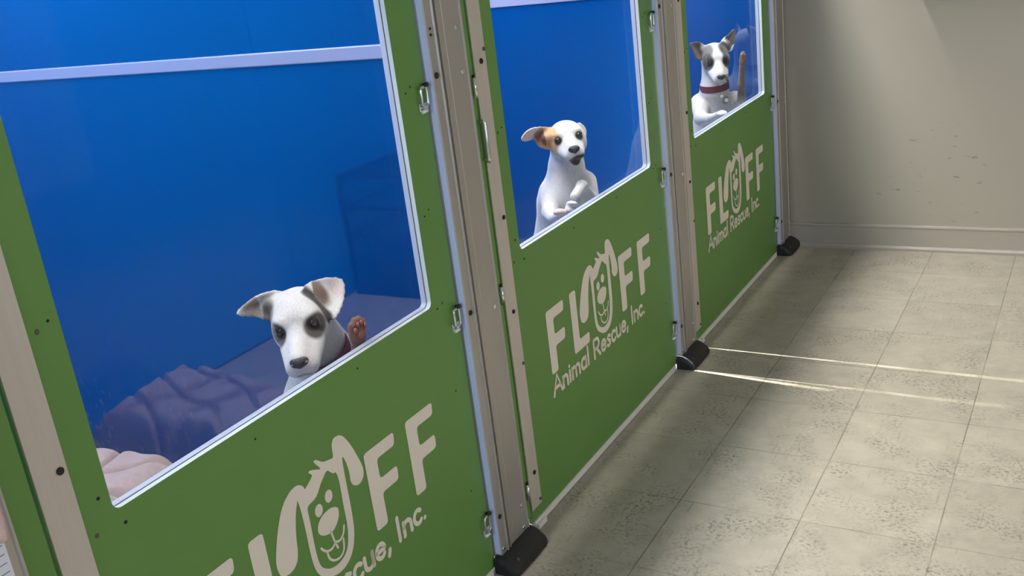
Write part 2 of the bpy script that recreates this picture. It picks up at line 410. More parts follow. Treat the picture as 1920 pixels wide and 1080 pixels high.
def print_stroke(bm, pts, w, off=0.0):
    """round-ended pen stroke of width w; the quads and dots lie at tiny steps so that they never fight"""
    P = [Vector((p[0], p[1])) for p in pts]; h = w / 2
    Lf, Rt = [], []
    for i, p in enumerate(P):
        d = (P[min(i + 1, len(P) - 1)] - P[max(i - 1, 0)])
        if d.length < 1e-9: d = Vector((1, 0))
        d.normalize(); n = Vector((-d.y, d.x)); Lf.append(p + n * h); Rt.append(p - n * h)
    def cap(c, d):
        a0 = math.atan2(d.y, d.x)
        return [Vector((c.x + h * math.cos(a0 + t), c.y + h * math.sin(a0 + t))) for t in [math.radians(x) for x in (60, 30, 0, -30, -60)]]
    e = cap(P[-1], (P[-1] - P[-2]) if len(P) > 1 else Vector((1, 0)))
    s = cap(P[0], (P[0] - P[1]) if len(P) > 1 else Vector((-1, 0)))
    x = X_PRINT + off
    for i in range(len(P) - 1):
        f = bm.faces.new([bm.verts.new((x, q.x, q.y)) for q in (Rt[i], Rt[i + 1], Lf[i + 1], Lf[i])])
        f.normal_update()
        if f.normal.x < 0: f.normal_flip()
    for ring, a, b_ in ((e, Lf[-1], Rt[-1]), (s, Rt[0], Lf[0])):
        f = bm.faces.new([bm.verts.new((x, q.x, q.y)) for q in [a] + ring + [b_]])
        f.normal_update()
        if f.normal.x < 0: f.normal_flip()

EMB = [(-1.076, 0.421), (-1.08, 0.437), (-1.078, 0.456), (-1.066, 0.489), (-1.053, 0.515), (-1.039, 0.536), (-1.022, 0.549), (-1.005, 0.555), (-0.99, 0.552), (-0.981, 0.543), (-0.978, 0.538), (-0.956, 0.551), (-0.962, 0.56), (-0.958, 0.563), (-0.943, 0.557), (-0.932, 0.553), (-0.945, 0.573), (-0.938, 0.574), (-0.923, 0.562), (-0.905, 0.557), (-0.895, 0.557), (-0.893, 0.577), (-0.887, 0.588), (-0.877, 0.59), (-0.865, 0.586), (-0.854, 0.574), (-0.842, 0.552), (-0.83, 0.522), (-0.822, 0.496), (-0.824, 0.479), (-0.834, 0.47), (-0.847, 0.47), (-0.858, 0.478), (-0.862, 0.489), (-0.861, 0.503), (-0.863, 0.522), (-0.867, 0.537), (-0.871, 0.544), (-0.873, 0.533), (-0.874, 0.506), (-0.874, 0.477), (-0.874, 0.449), (-0.875, 0.42), (-0.877, 0.395), (-0.883, 0.372), (-0.893, 0.353), (-0.908, 0.34), (-0.928, 0.334), (-0.948, 0.336), (-0.965, 0.344), (-0.981, 0.355), (-0.991, 0.37), (-0.996, 0.388), (-0.998, 0.414), (-0.998, 0.446), (-0.998, 0.477), (-0.999, 0.505), (-1.0015, 0.526), (-1.004, 0.523), (-1.011, 0.509), (-1.018, 0.486), (-1.023, 0.462), (-1.026, 0.439), (-1.032, 0.422), (-1.043, 0.413), (-1.057, 0.411), (-1.069, 0.415)]
EMB_IN = [(-0.917, 0.54), (-0.909, 0.533), (-0.902, 0.526), (-0.896, 0.525), (-0.892, 0.509), (-0.892, 0.481), (-0.893, 0.453), (-0.893, 0.416), (-0.896, 0.392), (-0.902, 0.373), (-0.914, 0.359), (-0.933, 0.353), (-0.952, 0.355), (-0.967, 0.363), (-0.977, 0.373), (-0.982, 0.387), (-0.984, 0.409), (-0.984, 0.437), (-0.983, 0.465), (-0.983, 0.485), (-0.981, 0.502), (-0.962, 0.506), (-0.951, 0.512), (-0.941, 0.523), (-0.928, 0.534)]
NOSE = [(-0.908, 0.451), (-0.911, 0.439), (-0.925, 0.425), (-0.941, 0.422), (-0.956, 0.427), (-0.966, 0.435), (-0.969, 0.445), (-0.964, 0.457), (-0.95, 0.466), (-0.93, 0.468), (-0.917, 0.464), (-0.909, 0.458)]
def ellipse(cy, cz, ry, rz, n=22):
    return [(cy + ry * math.cos(2 * math.pi * k / n), cz + rz * math.sin(2 * math.pi * k / n)) for k in range(n)]

def letter_F(y, top=0.519):
    w = 0.036; A = 0.098; zt = top; zb = 0.3465
    return rounded([(y, zb), (y + w, zb), (y + w, 0.415), (y + 0.090, 0.415), (y + 0.092, 0.446), (y + w, 0.446), (y + w, 0.490), (y + A - .003, 0.490), (y + A, zt), (y, zt)], 0.009)
LETL = rounded([(-1.130, 0.347), (-1.038, 0.347), (-1.035, 0.377), (-1.094, 0.377), (-1.094, 0.520), (-1.130, 0.520)], 0.009)

def logo_meshes():
    bm = bmesh.new()
    for lp in (letter_F(-1.263), LETL, letter_F(-0.815, 0.518), letter_F(-0.678, 0.518)): print_poly(bm, [lp])
    bl = bmesh.new()
    print_poly(bl, [catmull(EMB, 3), catmull(EMB_IN, 3)])
    print_poly(bl, [ellipse(-0.9255, 0.492, 0.0105, 0.0125)])
    print_poly(bl, [ellipse(-0.9565, 0.480, 0.0105, 0.0125)])
    print_poly(bl, [catmull(NOSE, 3)])
    for st in ([(-0.938, 0.425), (-0.933, 0.398), (-0.928, 0.383)], [(-0.970, 0.408), (-0.960, 0.396), (-0.944, 0.391), (-0.932, 0.398)],
               [(-0.902, 0.415), (-0.908, 0.401), (-0.921, 0.394), (-0.934, 0.400)], [(-0.957, 0.394), (-0.955, 0.378), (-0.944, 0.366), (-0.927, 0.362), (-0.914, 0.371), (-0.910, 0.392)]):
        print_stroke(bl, catmull(st, 5, closed=False), 0.0048)
    # subtitle in a rounded hand
    bs = bmesh.new(); W_ = 0.0102; base = 0.288; x = 0.030; cap = 0.052
    def arc(cx, cz, r, a0, a1, n=9, sx=1.0):
        return [(cx + sx * r * math.cos(math.radians(a0 + (a1 - a0) * k / n)), cz + r * math.sin(math.radians(a0 + (a1 - a0) * k / n))) for k in range(n + 1)]
    G = {
        'A': (0.048, [[(0.003, 0), (0.024, cap), (0.044, 0)], [(0.011, 0.018), (0.036, 0.018)]]),
        'n': (0.034, [[(0.004, 0), (0.004, x)], arc(0.015, x - .012, .011, 180, 0) + [(0.026, 0)]]),
        'i': (0.014, [[(0.005, 0), (0.005, x)], [(0.005, x + .013), (0.0051, x + .0135)]]),
        'm': (0.052, [[(0.004, 0), (0.004, x)], arc(0.0135, x - .0105, .0095, 180, 0) + [(0.023, 0)], arc(0.0325, x - .0105, .0095, 180, 0) + [(0.042, 0)]]),
        'a': (0.034, [arc(0.014, x / 2, x / 2, 20, 340, 14, .8), [(0.026, x), (0.026, 0)]]),
        'l': (0.015, [[(0.005, 0), (0.005, cap)]]),
        'R': (0.045, [[(0.005, 0), (0.005, cap)], [(0.005, cap)] + arc(0.020, cap - .014, .014, 90, -90) + [(0.005, cap - .028)], [(0.019, cap - .028), (0.037, 0)]]),
        'e': (0.033, [[(0.003, x / 2 + .001), (0.026, x / 2 + .001)] + arc(0.0145, x / 2, x / 2, 8, 320, 14, .8)]),
        's': (0.029, [[(0.022, x - .004), (0.013, x + .0005), (0.005, x - .006), (0.012, x / 2 + .001), (0.020, x / 2 - .004), (0.020, .004), (0.011, -.0005), (0.003, .004)]]),
        'c': (0.029, [arc(0.0145, x / 2, x / 2, 45, 315, 12, .8)]),
        'u': (0.034, [[(0.004, x)] + arc(0.015, .011, .011, 180, 360) + [(0.026, x)], [(0.026, x), (0.026, 0)]]),
        ',': (0.012, [[(0.006, .002), (0.002, -.010)]]),
        '.': (0.012, [[(0.005, .001), (0.0051, .0012)]]),
        'I': (0.017, [[(0.006, 0), (0.006, cap)]]),
        ' ': (0.020, [])}
    text = 'Animal Rescue, Inc.'
    total = sum(G[c][0] for c in text); sc = (0.612) / total; y = -1.268
    for ch in text:
        w, st = G[ch]
        for s in st:
            print_stroke(bs, [(y + px * sc, base + pz) for px, pz in s], W_)
        y += w * sc
    return bm, bl, bs

# ------------------------------------------------------------------ kennel fronts
def bolt(bm, x, y, z, r=0.0055, h=0.0028, m=0, n=18):
    cyl(bm, (x, y, z), (1, 0, 0), r, h, n, m, bevel=0.0009)
    # hex socket ring standing in the head
    cyl(bm, (x + h, y, z), (1, 0, 0), r * .45, 0.0004, 6, m)

door_label = ['nearest green kennel door, cropped by the left of the photo, with a puppy looking down',
              'middle green kennel door, a tan-eyed white puppy behind its window',
              'farthest green kennel door, beside the beige wall, a dark-eared puppy behind its window']
def make_door():
    t = thing('kennel_door', door_label[0], 'door', 'green kennel doors along the corridor', (0, DOOR0, 0))
    def rel(bm):
        bmesh.ops.translate(bm, verts=bm.verts, vec=(0, -DOOR0, 0)); return bm
    outer = [(DOOR0, DBOT), (DOOR1, DBOT), (DOOR1, DTOP), (DOOR0, DTOP)]
    bm = bmesh.new(); plate(bm, [outer, rrect(HOLE0, HOLE1, SILL, HEAD, 0.014)], -0.010, 0.0, 0, 0, 1, 1)
    pan = new_mesh('door_panel', rel(bm), [M['green'], M['white_core']], t)
    pan['label'] = 'green laminate door leaf with a window opening'
    g = 0.0
    bm = bmesh.new(); plate(bm, [rrect(HOLE0 - .012, HOLE1 + .012, SILL - .012, HEAD + .012, 0.014), rrect(HOLE0 + .0, HOLE1 - .0, SILL + .0, HEAD, 0.013)], -0.0118, -0.0101)
    new_mesh('window_gasket', rel(bm), M['gasket'], t)['label'] = 'dark line of gasket around the window'
    bm = bmesh.new(); plate(bm, [rrect(HOLE0 - .010, HOLE1 + .010, SILL - .010, HEAD + .010, 0.014), rrect(HOLE0 + .001, HOLE1 - .001, SILL + .001, HEAD - .001, 0.012)], -0.0240, -0.0119)
    new_mesh('window_frame', rel(bm), M['frame_white'], t)['label'] = 'white inner window frame'
    bm = bmesh.new(); box(bm, -0.0260, -0.0242, HOLE0 - .006, HOLE1 + .006, SILL - .006, HEAD + .006)
    new_mesh('window_pane', rel(bm), M['clear'], t)['label'] = 'clear plastic window pane'
    # aluminium hinge strip on the left of the leaf
    bm = bmesh.new(); box(bm, 0.0, 0.0035, DOOR0 + .001, DOOR0 + .0515, 0.052, DTOP - .02, bevel=.0008)
    hs = new_mesh('hinge_strip', rel(bm), M['alu_strip'], t); hs['label'] = 'long beige aluminium hinge strip'
    for (dy, z, r) in ((.029, 1.168, .0062), (.050 - .004, 1.192, .0045), (.040, .811, .0056), (.030, .582, .0052), (.0445, .442, .0042), (.031, .149, .0060), (.044, .066, .0042), (.030, 1.42, .0056), (.030, 1.70, .0056)):
        b2 = bmesh.new(); bolt(b2, 0.0035, DOOR0 + dy, z, r); new_mesh('screw', rel(b2), M['dark_bolt'] if r > .005 else M['steel_bolt'], hs)
    # panel rivets
    for (y, z, r, mm) in ((-1.379, 1.002, .0038, 'steel_bolt'), (-1.360, 1.010, .0022, 'dark_bolt'), (-1.362, .742, .0030, 'dark_bolt'), (-1.331, .685, .0030, 'dark_bolt'),
                          (-1.379, .692, .0036, 'steel_bolt'), (-.785, .686, .0020, 'dark_bolt'), (-1.063, .681, .0022, 'dark_bolt'), (-.508, .700, .0022, 'dark_bolt'),
                          (-.488, .706, .0030, 'steel_bolt'), (-.503, .900, .0020, 'dark_bolt'), (-.486, .910, .0030, 'steel_bolt'), (-.503, 1.15, .0020, 'dark_bolt'), (-.486, 1.16, .0030, 'steel_bolt'), (-.487, .50, .0028, 'steel_bolt'), (-.487, .25, .0028, 'steel_bolt')):
        b2 = bmesh.new(); bolt(b2, 0.0, y, z, r, .0012, n=12); new_mesh('rivet', rel(b2), M[mm], t)
    bm, bl, bs = logo_meshes()
    new_mesh('logo_lettering', rel(bm), M['cream_print'], t)['label'] = 'large cream logo letters reading FL FF around the dog emblem'
    new_mesh('logo_dog_emblem', rel(bl), M['cream_print'], t)['label'] = 'cream long-eared dog face standing in for the letter U'
    new_mesh('logo_subtitle', rel(bs), M['cream_print'], t)['label'] = 'cream handwritten line reading Animal Rescue, Inc.'
    bm = bmesh.new(); box(bm, -0.006, 0.0045, DOOR0 + .004, DOOR1 - .0165, 0.002, DBOT + .002)
    box(bm, -0.002, 0.016, DOOR0 + .004, DOOR0 + .046, 0.001, 0.014, bevel=.001)
    new_mesh('door_sweep', rel(bm), M['sweep'], t)['label'] = 'white vinyl sweep along the door bottom'
    # latches on the free edge
    for z in (1.134, 0.660, 0.146):
        bm = bmesh.new(); y0 = DOOR1 - .026
        box(bm, 0.0, 0.004, y0 - .006, DOOR1 - .001, z - .028, z - .012, bevel=.0008)
        la = new_mesh('latch', rel(bm), M['chrome'], t)
        b2 = bmesh.new()
        lp = [(0.010, a, b3) for a, b3 in rrect(y0 - .004, y0 + .016, z - .018, z + .020, .006, 4)]
        tube(b2, lp, 0.0030, 8, closed=True); new_mesh('latch_loop', rel(b2), M['chrome'], la)
        b2 = bmesh.new(); tube(b2, [(0.004, y0 + .014, z + .022), (0.015, y0 + .018, z + .024)], .0045, 12); tube(b2, [(0.010, y0 + .002, z + .019), (0.012, y0 + .022, z + .023)], .0025, 8)
        new_mesh('latch_pin', rel(b2), M['dark_bolt'], la)
        b2 = bmesh.new(); tube(b2, [(0.006, y0 - .003, z - .029), (0.010, y0 + .010, z - .027)], .0036, 10)
        new_mesh('latch_tab', rel(b2), M['white_core'], la)
    return t

def copy_tree(o, parent=None):
    c = o.copy(); COL.objects.link(c)
    if parent: c.parent = parent
    for ch in list(o.children):
        copy_tree(ch, c)
    return c

door = make_door()
for k in (1, 2):
    d = copy_tree(door); d.location = (0, DOOR0 + k * PITCH, 0); d['label'] = door_label[k]

post_label = ['aluminium post between the nearest and the middle kennel door', 'aluminium post between the middle and the farthest kennel door',
              'aluminium post between the farthest kennel door and the beige wall', 'aluminium post cut off by the lower left corner of the photo']
def make_post():
    t = thing('kennel_post', post_label[0], 'post', 'posts between the kennel doors', (0, POST0, 0))
    # extruded profile (Y, X) counted from the left face
    w = POST1 - POST0; f = 0.020
    prof = [(0, -0.014), (0, f - .002), (.002, f), (.0225, f), (.0245, f - .001), (.0265, f + .0034), (.0295, f + .0034), (.0305, f - .006), (.0365, f - .006), (.0375, f + .0034), (.0405, f + .0034), (.044, f - .001), (.0615, f - .0005), (.0625, f - .0018), (.0645, f - .0005), (w - .006, f - .0005), (w - .004, f + .0025), (w - .001, f + .0025), (w, f), (w, -0.014)]
    bm = bmesh.new()
    lo = [bm.verts.new((x, y, 0.040)) for y, x in prof]; hi = [bm.verts.new((x, y, 2.12)) for y, x in prof]
    n = len(prof)
    for i in range(n): bm.faces.new((lo[i], lo[(i + 1) % n], hi[(i + 1) % n], hi[i]))
    bm.faces.new(hi); bm.faces.new(lo[::-1]); bmesh.ops.recalc_face_normals(bm, faces=bm.faces)
    new_mesh('post_profile', bm, M['alu'], t)
    bm = bmesh.new(); box(bm, 0.0040, f - .0022, -.0016, -.0002, .05, 1.955)  # thin pale sheet standing in for cool light on the side face
    new_mesh('painted_lit_edge', bm, M['lit_band'], t)['label'] = 'pale sheet on the post side facing the door, cool light painted in'
    # fixed green filler strip right of the post
    bm = bmesh.new(); box(bm, -0.010, 0.0, w + .0005, PITCH + DOOR0 - POST0 - .0045, 0.040, DTOP)
    t2 = new_mesh('filler_panel', bm, M['green'], t); t2['label'] = 'narrow green fixed panel beside the post'
    for (dy, z, r, mm) in ((.0125, 1.170, .0066, 'dark_bolt'), (.0125, .658, .0062, 'dark_bolt'), (.0125, .146, .0060, 'dark_bolt'), (.0125, 1.262, .0028, 'dark_bolt'), (.0125, 1.250, .0030, 'dark_bolt'),
                           (w - .026, 1.254, .0058, 'chrome'), (w - .024, 1.162, .0058, 'chrome'), (w - .023, .636, .0052, 'chrome'), (w - .022, .118, .0048, 'chrome'), (.010, .060, .0055, 'chrome'), (w - .024, .058, .0055, 'chrome')):
        b2 = bmesh.new(); bolt(b2, 0.0195, dy, z, r); new_mesh('bolt', b2, M[mm], t)
    # black moulded foot
    b2 = bmesh.new()
    sec = [(0.003, 0.0), (0.063, 0.0), (0.067, 0.010), (0.061, 0.024), (0.040, 0.040), (0.0225, 0.046), (0.003, 0.046)]
    cols = [(-.014, .75), (-.010, .95), (0.0, 1.0), (w * .5, 1.02), (w + .004, 1.0), (w + .011, .93), (w + .013, .72)]
    rings = []
    for yy, s in cols:
        rings.append([b2.verts.new(((x * s if x > 0 else x), yy, z * (s if z > .02 else 1))) for x, z in sec])
    for A, B in zip(rings, rings[1:]):
        for i in range(len(sec)):
            j = (i + 1) % len(sec); b2.faces.new((A[i], A[j], B[j], B[i]))
    b2.faces.new(rings[0]); b2.faces.new(rings[-1][::-1]); bmesh.ops.recalc_face_normals(b2, faces=b2.faces)
    bmesh.ops.bevel(b2, geom=list(b2.edges), offset=.0018, segments=2, affect='EDGES')
    ft = new_mesh('foot', b2, M['rubber'], t); ft['label'] = 'black moulded foot on the floor'
    b3 = bmesh.new(); cyl(b3, (0.050, .018, .030), (.7, 0, .7), .004, .004, 14); new_mesh('foot_bolt', b3, M['steel_bolt'], ft)
    return t
post = make_post()
for k, y in ((1, PITCH), (2, 2 * PITCH), (3, -PITCH)):
    p2 = copy_tree(post); p2.location = (0, POST0 + y, 0); p2['label'] = post_label[k]
    if k == 2:
        for ch in list(p2.children):
            if ch.name.startswith('filler_panel'): bpy.data.objects.remove(ch)

# pull handle and hinge knuckles right of the first post
t = thing('pull_handle', 'slim chrome pull handle on the green strip right of the first post', 'handle', None, (0.002, -0.2545, 1.0))
bm = bmesh.new(); tube(bm, [(0.010, 0, -.048), (0.012, 0, -.040), (0.012, 0, .040), (0.010, 0, .048)], .0055, 12); new_mesh('grip', bm, M['chrome'], t)
bm = bmesh.new(); tube(bm, [(-.002, 0, -.042), (.011, 0, -.042)], .003, 8); new_mesh('standoff', bm, M['chrome'], t)
bm = bmesh.new(); tube(bm, [(-.002, 0, .042), (.011, 0, .042)], .003, 8); new_mesh('standoff', bm, M['chrome'], t)
kl = ['upper chrome hinge knuckle right of the first post', 'middle chrome hinge knuckle right of the first post', 'lowest chrome hinge knuckle right of the first post']
for i, z in enumerate((1.118, .640, .119)):
    t = thing('hinge_knuckle', kl[i], 'hinge', 'hinge knuckles beside the first post', (0.004, -0.2640, z))
    bm = bmesh.new(); tube(bm, [(.004, 0, -.022), (.004, 0, .022)], .0052, 12); new_mesh('barrel', bm, M['chrome'], t)
    bm = bmesh.new(); tube(bm, [(.004, 0, .021), (.004, 0, .028)], .0035, 10); new_mesh('hinge_pin', bm, M['dark_bolt'], t)

# partitions, rails, back panels
part_label = ['glossy blue partition seen through the nearest kennel window', 'glossy blue partition seen through the middle kennel window', 'glossy blue partition seen through the farthest kennel window']
for k in range(3):
    y = PART + k * PITCH
    t = thing('kennel_partition', part_label[k], 'partition', 'blue partitions between the kennels', (0, y, 0))
    bm = bmesh.new(); box(bm, BACK + .012, -0.0155, 0, 0.012, 0.004, 1.206); new_mesh('lower_panel', bm, M['blue'], t)
    bm = bmesh.new(); box(bm, BACK + .012, -0.0155, 0.002, 0.010, 1.229, 1.95); new_mesh('upper_panel', bm, M['blue'], t)
    bm = bmesh.new(); box(bm, BACK + .012, -0.0158, -0.005, 0.017, 1.2035, 1.2335, bevel=.0025); new_mesh('rail', bm, M['rail'], t)['label'] = 'white horizontal aluminium rail'
t = thing('kennel_partition', 'blue end panel closing the nearest kennel, left of the photo', 'partition', 'blue partitions between the kennels', (0, -3.15, 0))
bm = bmesh.new(); box(bm, BACK + .012, -.02, 0, .012, .004, 1.95); new_mesh('lower_panel', bm, M['blue_back'], t)
bm = bmesh.new(); box(bm, -.012, 0, -3.14, -1.64, .016, 2.1); struct(new_mesh('trim_1', bm, M['green']))
t = thing('kennel_back_wall', 'blue back panels closing the row of kennels behind the puppies', 'panel', None, (BACK, 0, 0))
for k in range(-2, 3):
    bm = bmesh.new(); a = PART + k * PITCH; b_ = min(a + PITCH, WALL) if k < 2 else WALL
    if b_ - a < .02: continue
    box(bm, -.01, .01, a + .003, b_ - .003, .012, 1.95); new_mesh('back_panel', bm, M['blue_back'], t)

# wire crate beside the back wall, mirrored dimly in the first partition
M['crate'] = mat('navy_wire', s2l(12, 16, 26), 0.6, spec=.2)
M['crate_pan'] = mat('black_pan', s2l(16, 20, 30), 0.5)
t = thing('wire_crate', 'dark wire dog crate whose reflection shows in the nearest blue partition', 'crate', None, (-1.47, -2.22, 0))
cx, cy, cz = .19, .33, .54
bm = bmesh.new()
for x in (-cx, cx):
    for z in (.012, cz): tube(bm, [(x, -cy, z), (x, cy, z)], .008, 6)
for y in (-cy, cy):
    for z in (.012, cz): tube(bm, [(-cx, y, z), (cx, y, z)], .008, 6)
for x in (-cx, cx):
    for y in (-cy, cy): tube(bm, [(x, y, .006), (x, y, cz)], .010, 6)
new_mesh('crate_frame', bm, M['crate'], t)
bm = bmesh.new()
for x in (-cx, cx):
    for k in range(1, 15): yy = -cy + 2 * cy * k / 15; tube(bm, [(x, yy, .012), (x, yy, cz)], .0024, 4)
    for z in (.14, .27, .40): tube(bm, [(x, -cy, z), (x, cy, z)], .0062, 5)
for y in (-cy, cy):
    for k in range(1, 11): xx = -cx + 2 * cx * k / 11; tube(bm, [(xx, y, .012), (xx, y, cz)], .0026, 4)
    for z in (.14, .27, .40): tube(bm, [(-cx, y, z), (cx, y, z)], .0062, 5)
for k in range(1, 16): xx = -cx + 2 * cx * k / 16; tube(bm, [(xx, -cy, cz), (xx, cy, cz)], .0022, 4)
new_mesh('crate_wires', bm, M['crate'], t)
bm = bmesh.new(); box(bm, -cx + .01, cx - .01, -cy + .01, cy - .01, .006, .040, bevel=.004); new_mesh('crate_pan', bm, M['crate_pan'], t)

# ------------------------------------------------------------------ blanket on the kennel floor
def blanket(name, x0, x1, y0, y1, hfun, m, nx=130, ny=110):
    bm = bmesh.new(); g = {}
    for i in range(nx + 1):
        for j in range(ny + 1):
            x = x0 + (x1 - x0) * i / nx; y = y0 + (y1 - y0) * j / ny
            g[i, j] = bm.verts.new((x, y, hfun(x, y, i / nx, j / ny)))
    for i in range(nx):
        for j in range(ny): bm.faces.new((g[i, j], g[i + 1, j], g[i + 1, j + 1], g[i, j + 1]))
    o = new_mesh(name, bm, m, None, smooth=True)
    md = o.modifiers.new('solid', 'SOLIDIFY'); md.thickness = .006; md.offset = -1
    return o
def fold(x, y):
    w = .5 * math.sin(8 * y + 5 * x) + .3 * math.sin(19 * x - 9 * y)
    c1 = math.exp(-(math.sin(15 * x + 7 * y + w) / .22) ** 2); c2 = math.exp(-(math.sin(-9 * x + 21 * y + 1.3 * w + .4) / .20) ** 2)
    return .075 - .045 * c1 - .035 * c2 + .014 * math.sin(7 * x + 9 * y) + .003 * math.sin(50 * x + 32 * y + 5 * w)
def hb(x, y, u, v):
    e = min(u, 1 - u, v, 1 - v) * 5; e = min(1, e); e = e * e * (3 - 2 * e)
    return .012 + e * (.062 + fold(x, y))
M['blanket'] = noise_tint(mat('blush_fleece', s2l(196, 170, 164), .9, Sheen_Weight=.4), 60, .10, bump=.5, bump_scale=500)
tag(blanket('blanket', -1.67, -.95, -.86, -.385, hb, M['blanket']), 'crumpled blush blanket on the floor behind the lower left of the nearest window', 'blanket')

# things at the lower left corner
M['card'] = mat('white_card', s2l(236, 238, 246), .5); M['ink'] = mat('blue_grey_ink', s2l(120, 128, 160), .6)
t = thing('ruled_card', 'white ruled card on the post in the lower left corner', 'card', None, (0.0222, -1.523, .66))
bm = bmesh.new(); plate(bm, [rrect(-.026, .008, 0, .124, .003)], -.0006, .0006); new_mesh('sheet', bm, M['card'], t)
bm = bmesh.new()
for k in range(9): box(bm, .0006, .0009, -.022, .004, .010 + k * .0125, .0112 + k * .0125)
new_mesh('ruled_lines', bm, M['ink'], t)['label'] = 'blue grey ruled lines'
bm = bmesh.new()
pts = []
nx, nz = 16, 40
g = {}
for i in range(nx + 1):
    for j in range(nz + 1):
        y = -.036 + .044 * i / nx; z = -.01 + .25 * j / nz
        g[i, j] = bm.verts.new((.006 + .004 * math.sin(y * 170 + z * 14) + .003 * math.sin(z * 60 + y * 80), y, z))
for i in range(nx):
    for j in range(nz): bm.faces.new((g[i, j], g[i, j + 1], g[i + 1, j + 1], g[i + 1, j]))
cl = new_mesh('towel', bm, noise_tint(mat('pink_towel', s2l(226, 190, 184), .9), 80, .12, bump=.5, bump_scale=600), None, smooth=True)
cl.location = (0.0262, -1.523, .79); cl.modifiers.new('s', 'SOLIDIFY').thickness = .004
tag(cl, 'pale pink towel hanging above the ruled card at the left edge', 'towel')

# ------------------------------------------------------------------ puppies: distance field -> continuous surface
def smin(a, b, k):
    h = np.clip(.5 + .5 * (b - a) / k, 0, 1); return b + (a - b) * h - k * h * (1 - h)

class Field:
    def __init__(s, lo, hi, step):
        s.lo = np.array(lo, np.float32); s.step = step
        s.n = np.ceil((np.array(hi) - np.array(lo)) / step).astype(int) + 1
        s.ax = [s.lo[i] + step * np.arange(s.n[i], dtype=np.float32) for i in range(3)]
        s.f = np.full(s.n, 0.2, np.float32)
    def sub(s, lo, hi, m):
        a = np.clip(np.floor((np.array(lo) - m - s.lo) / s.step).astype(int), 0, s.n - 1)
        b = np.clip(np.ceil((np.array(hi) + m - s.lo) / s.step).astype(int) + 1, 1, s.n)
        sl = tuple(slice(x, y) for x, y in zip(a, b))
        g = np.stack(np.meshgrid(*[s.ax[i][sl[i]] for i in range(3)], indexing='ij'), -1)
        return sl, g
    def put(s, sl, d, k, cut=False):
        if d.size == 0: return
        cur = s.f[sl]
        s.f[sl] = -smin(-cur, d, k) if cut else smin(cur, d, k)
    def cone(s, a, b, ra, rb, k=.012, cut=False):
        a = np.array(a, np.float32); b = np.array(b, np.float32); m = max(ra, rb) + k * 2 + .02
        sl, g = s.sub(np.minimum(a, b), np.maximum(a, b), m)
        ab = b - a; L2 = float(ab @ ab) + 1e-12
        t = np.clip(((g - a) @ ab) / L2, 0, 1)
        d = np.linalg.norm(g - (a + t[..., None] * ab), axis=-1) - (ra + (rb - ra) * t)
        s.put(sl, d if not cut else d, k, cut)
    def ell(s, c, R, r, k=.012, cut=False):
        c = np.array(c, np.float32); r = np.array(r, np.float32); m = float(r.max()) + k * 2 + .015
        sl, g = s.sub(c, c, m)
        q = (g - c) @ np.array(R, np.float32)
        k0 = np.linalg.norm(q / r, axis=-1); k1 = np.linalg.norm(q / (r * r), axis=-1) + 1e-9
        s.put(sl, k0 * (k0 - 1) / k1, k, cut)
    def tri(s, a, b, c, th, k=.004):
        a, b, c = [np.array(v, np.float32) for v in (a, b, c)]
        sl, p = s.sub(np.minimum(np.minimum(a, b), c), np.maximum(np.maximum(a, b), c), th + 2 * k + .012)
        if p.size == 0: return
        ba, cb, ac = b - a, c - b, a - c; pa, pb, pc = p - a, p - b, p - c
        nor = np.cross(ba, ac)
        ins = (np.sign((pa) @ np.cross(ba, nor)) + np.sign((pb) @ np.cross(cb, nor)) + np.sign((pc) @ np.cross(ac, nor))) < 2
        def seg(v, w): t = np.clip((w @ v) / (v @ v), 0, 1); return ((v * t[..., None] - w) ** 2).sum(-1)
        e = np.minimum(np.minimum(seg(ba, pa), seg(cb, pb)), seg(ac, pc))
        pl = ((pa @ nor) ** 2) / (nor @ nor)
        d = np.sqrt(np.where(ins, e, pl)) - th
        s.put(sl, d, k)
    def mesh(s):
        f = s.f; n = f.shape
        inside = f < 0
        c8 = [inside[i:n[0] - 1 + i, j:n[1] - 1 + j, k:n[2] - 1 + k] for i in (0, 1) for j in (0, 1) for k in (0, 1)]
        cnt = sum(c.astype(np.int8) for c in c8)
        cells = np.argwhere((cnt > 0) & (cnt < 8))
        idx = np.full([x - 1 for x in n], -1, np.int64); idx[tuple(cells.T)] = np.arange(len(cells))
        acc = np.zeros((len(cells), 3)); w = np.zeros(len(cells))
        corners = [(i, j, k) for i in (0, 1) for j in (0, 1) for k in (0, 1)]
        for A in corners:
            for ax in range(3):
                if A[ax]: continue
                B = list(A); B[ax] = 1
                fa = f[tuple((cells + A).T)]; fb = f[tuple((cells + B).T)]
                m = (fa < 0) != (fb < 0); t = fa / np.where(m, fa - fb, 1)
                P = np.tile(np.array(A, float), (len(cells), 1)); P[:, ax] = t
                acc[m] += P[m]; w[m] += 1
        V = (cells + acc / w[:, None]) * s.step + s.lo
        F = []
        for ax in range(3):
            o1, o2 = [(1, 2), (2, 0), (0, 1)][ax]
            sh = [slice(1, n[i] - 1) for i in range(3)]; sh[ax] = slice(0, n[ax] - 1)
            s2 = list(sh); s2[ax] = slice(1, n[ax])
            a, b = inside[tuple(sh)], inside[tuple(s2)]
            E = np.argwhere(a != b); off = np.array([1, 1, 1]); off[ax] = 0; E = E + off
            flip = inside[tuple(E.T)]
            d1 = np.zeros(3, int); d1[o1] = 1; d2 = np.zeros(3, int); d2[o2] = 1
            q = np.stack([idx[tuple((E - d1 - d2).T)], idx[tuple((E - d2).T)], idx[tuple(E.T)], idx[tuple((E - d1).T)]], 1)
            q[~flip] = q[~flip][:, ::-1]; F.append(q)
        return V, np.concatenate(F)

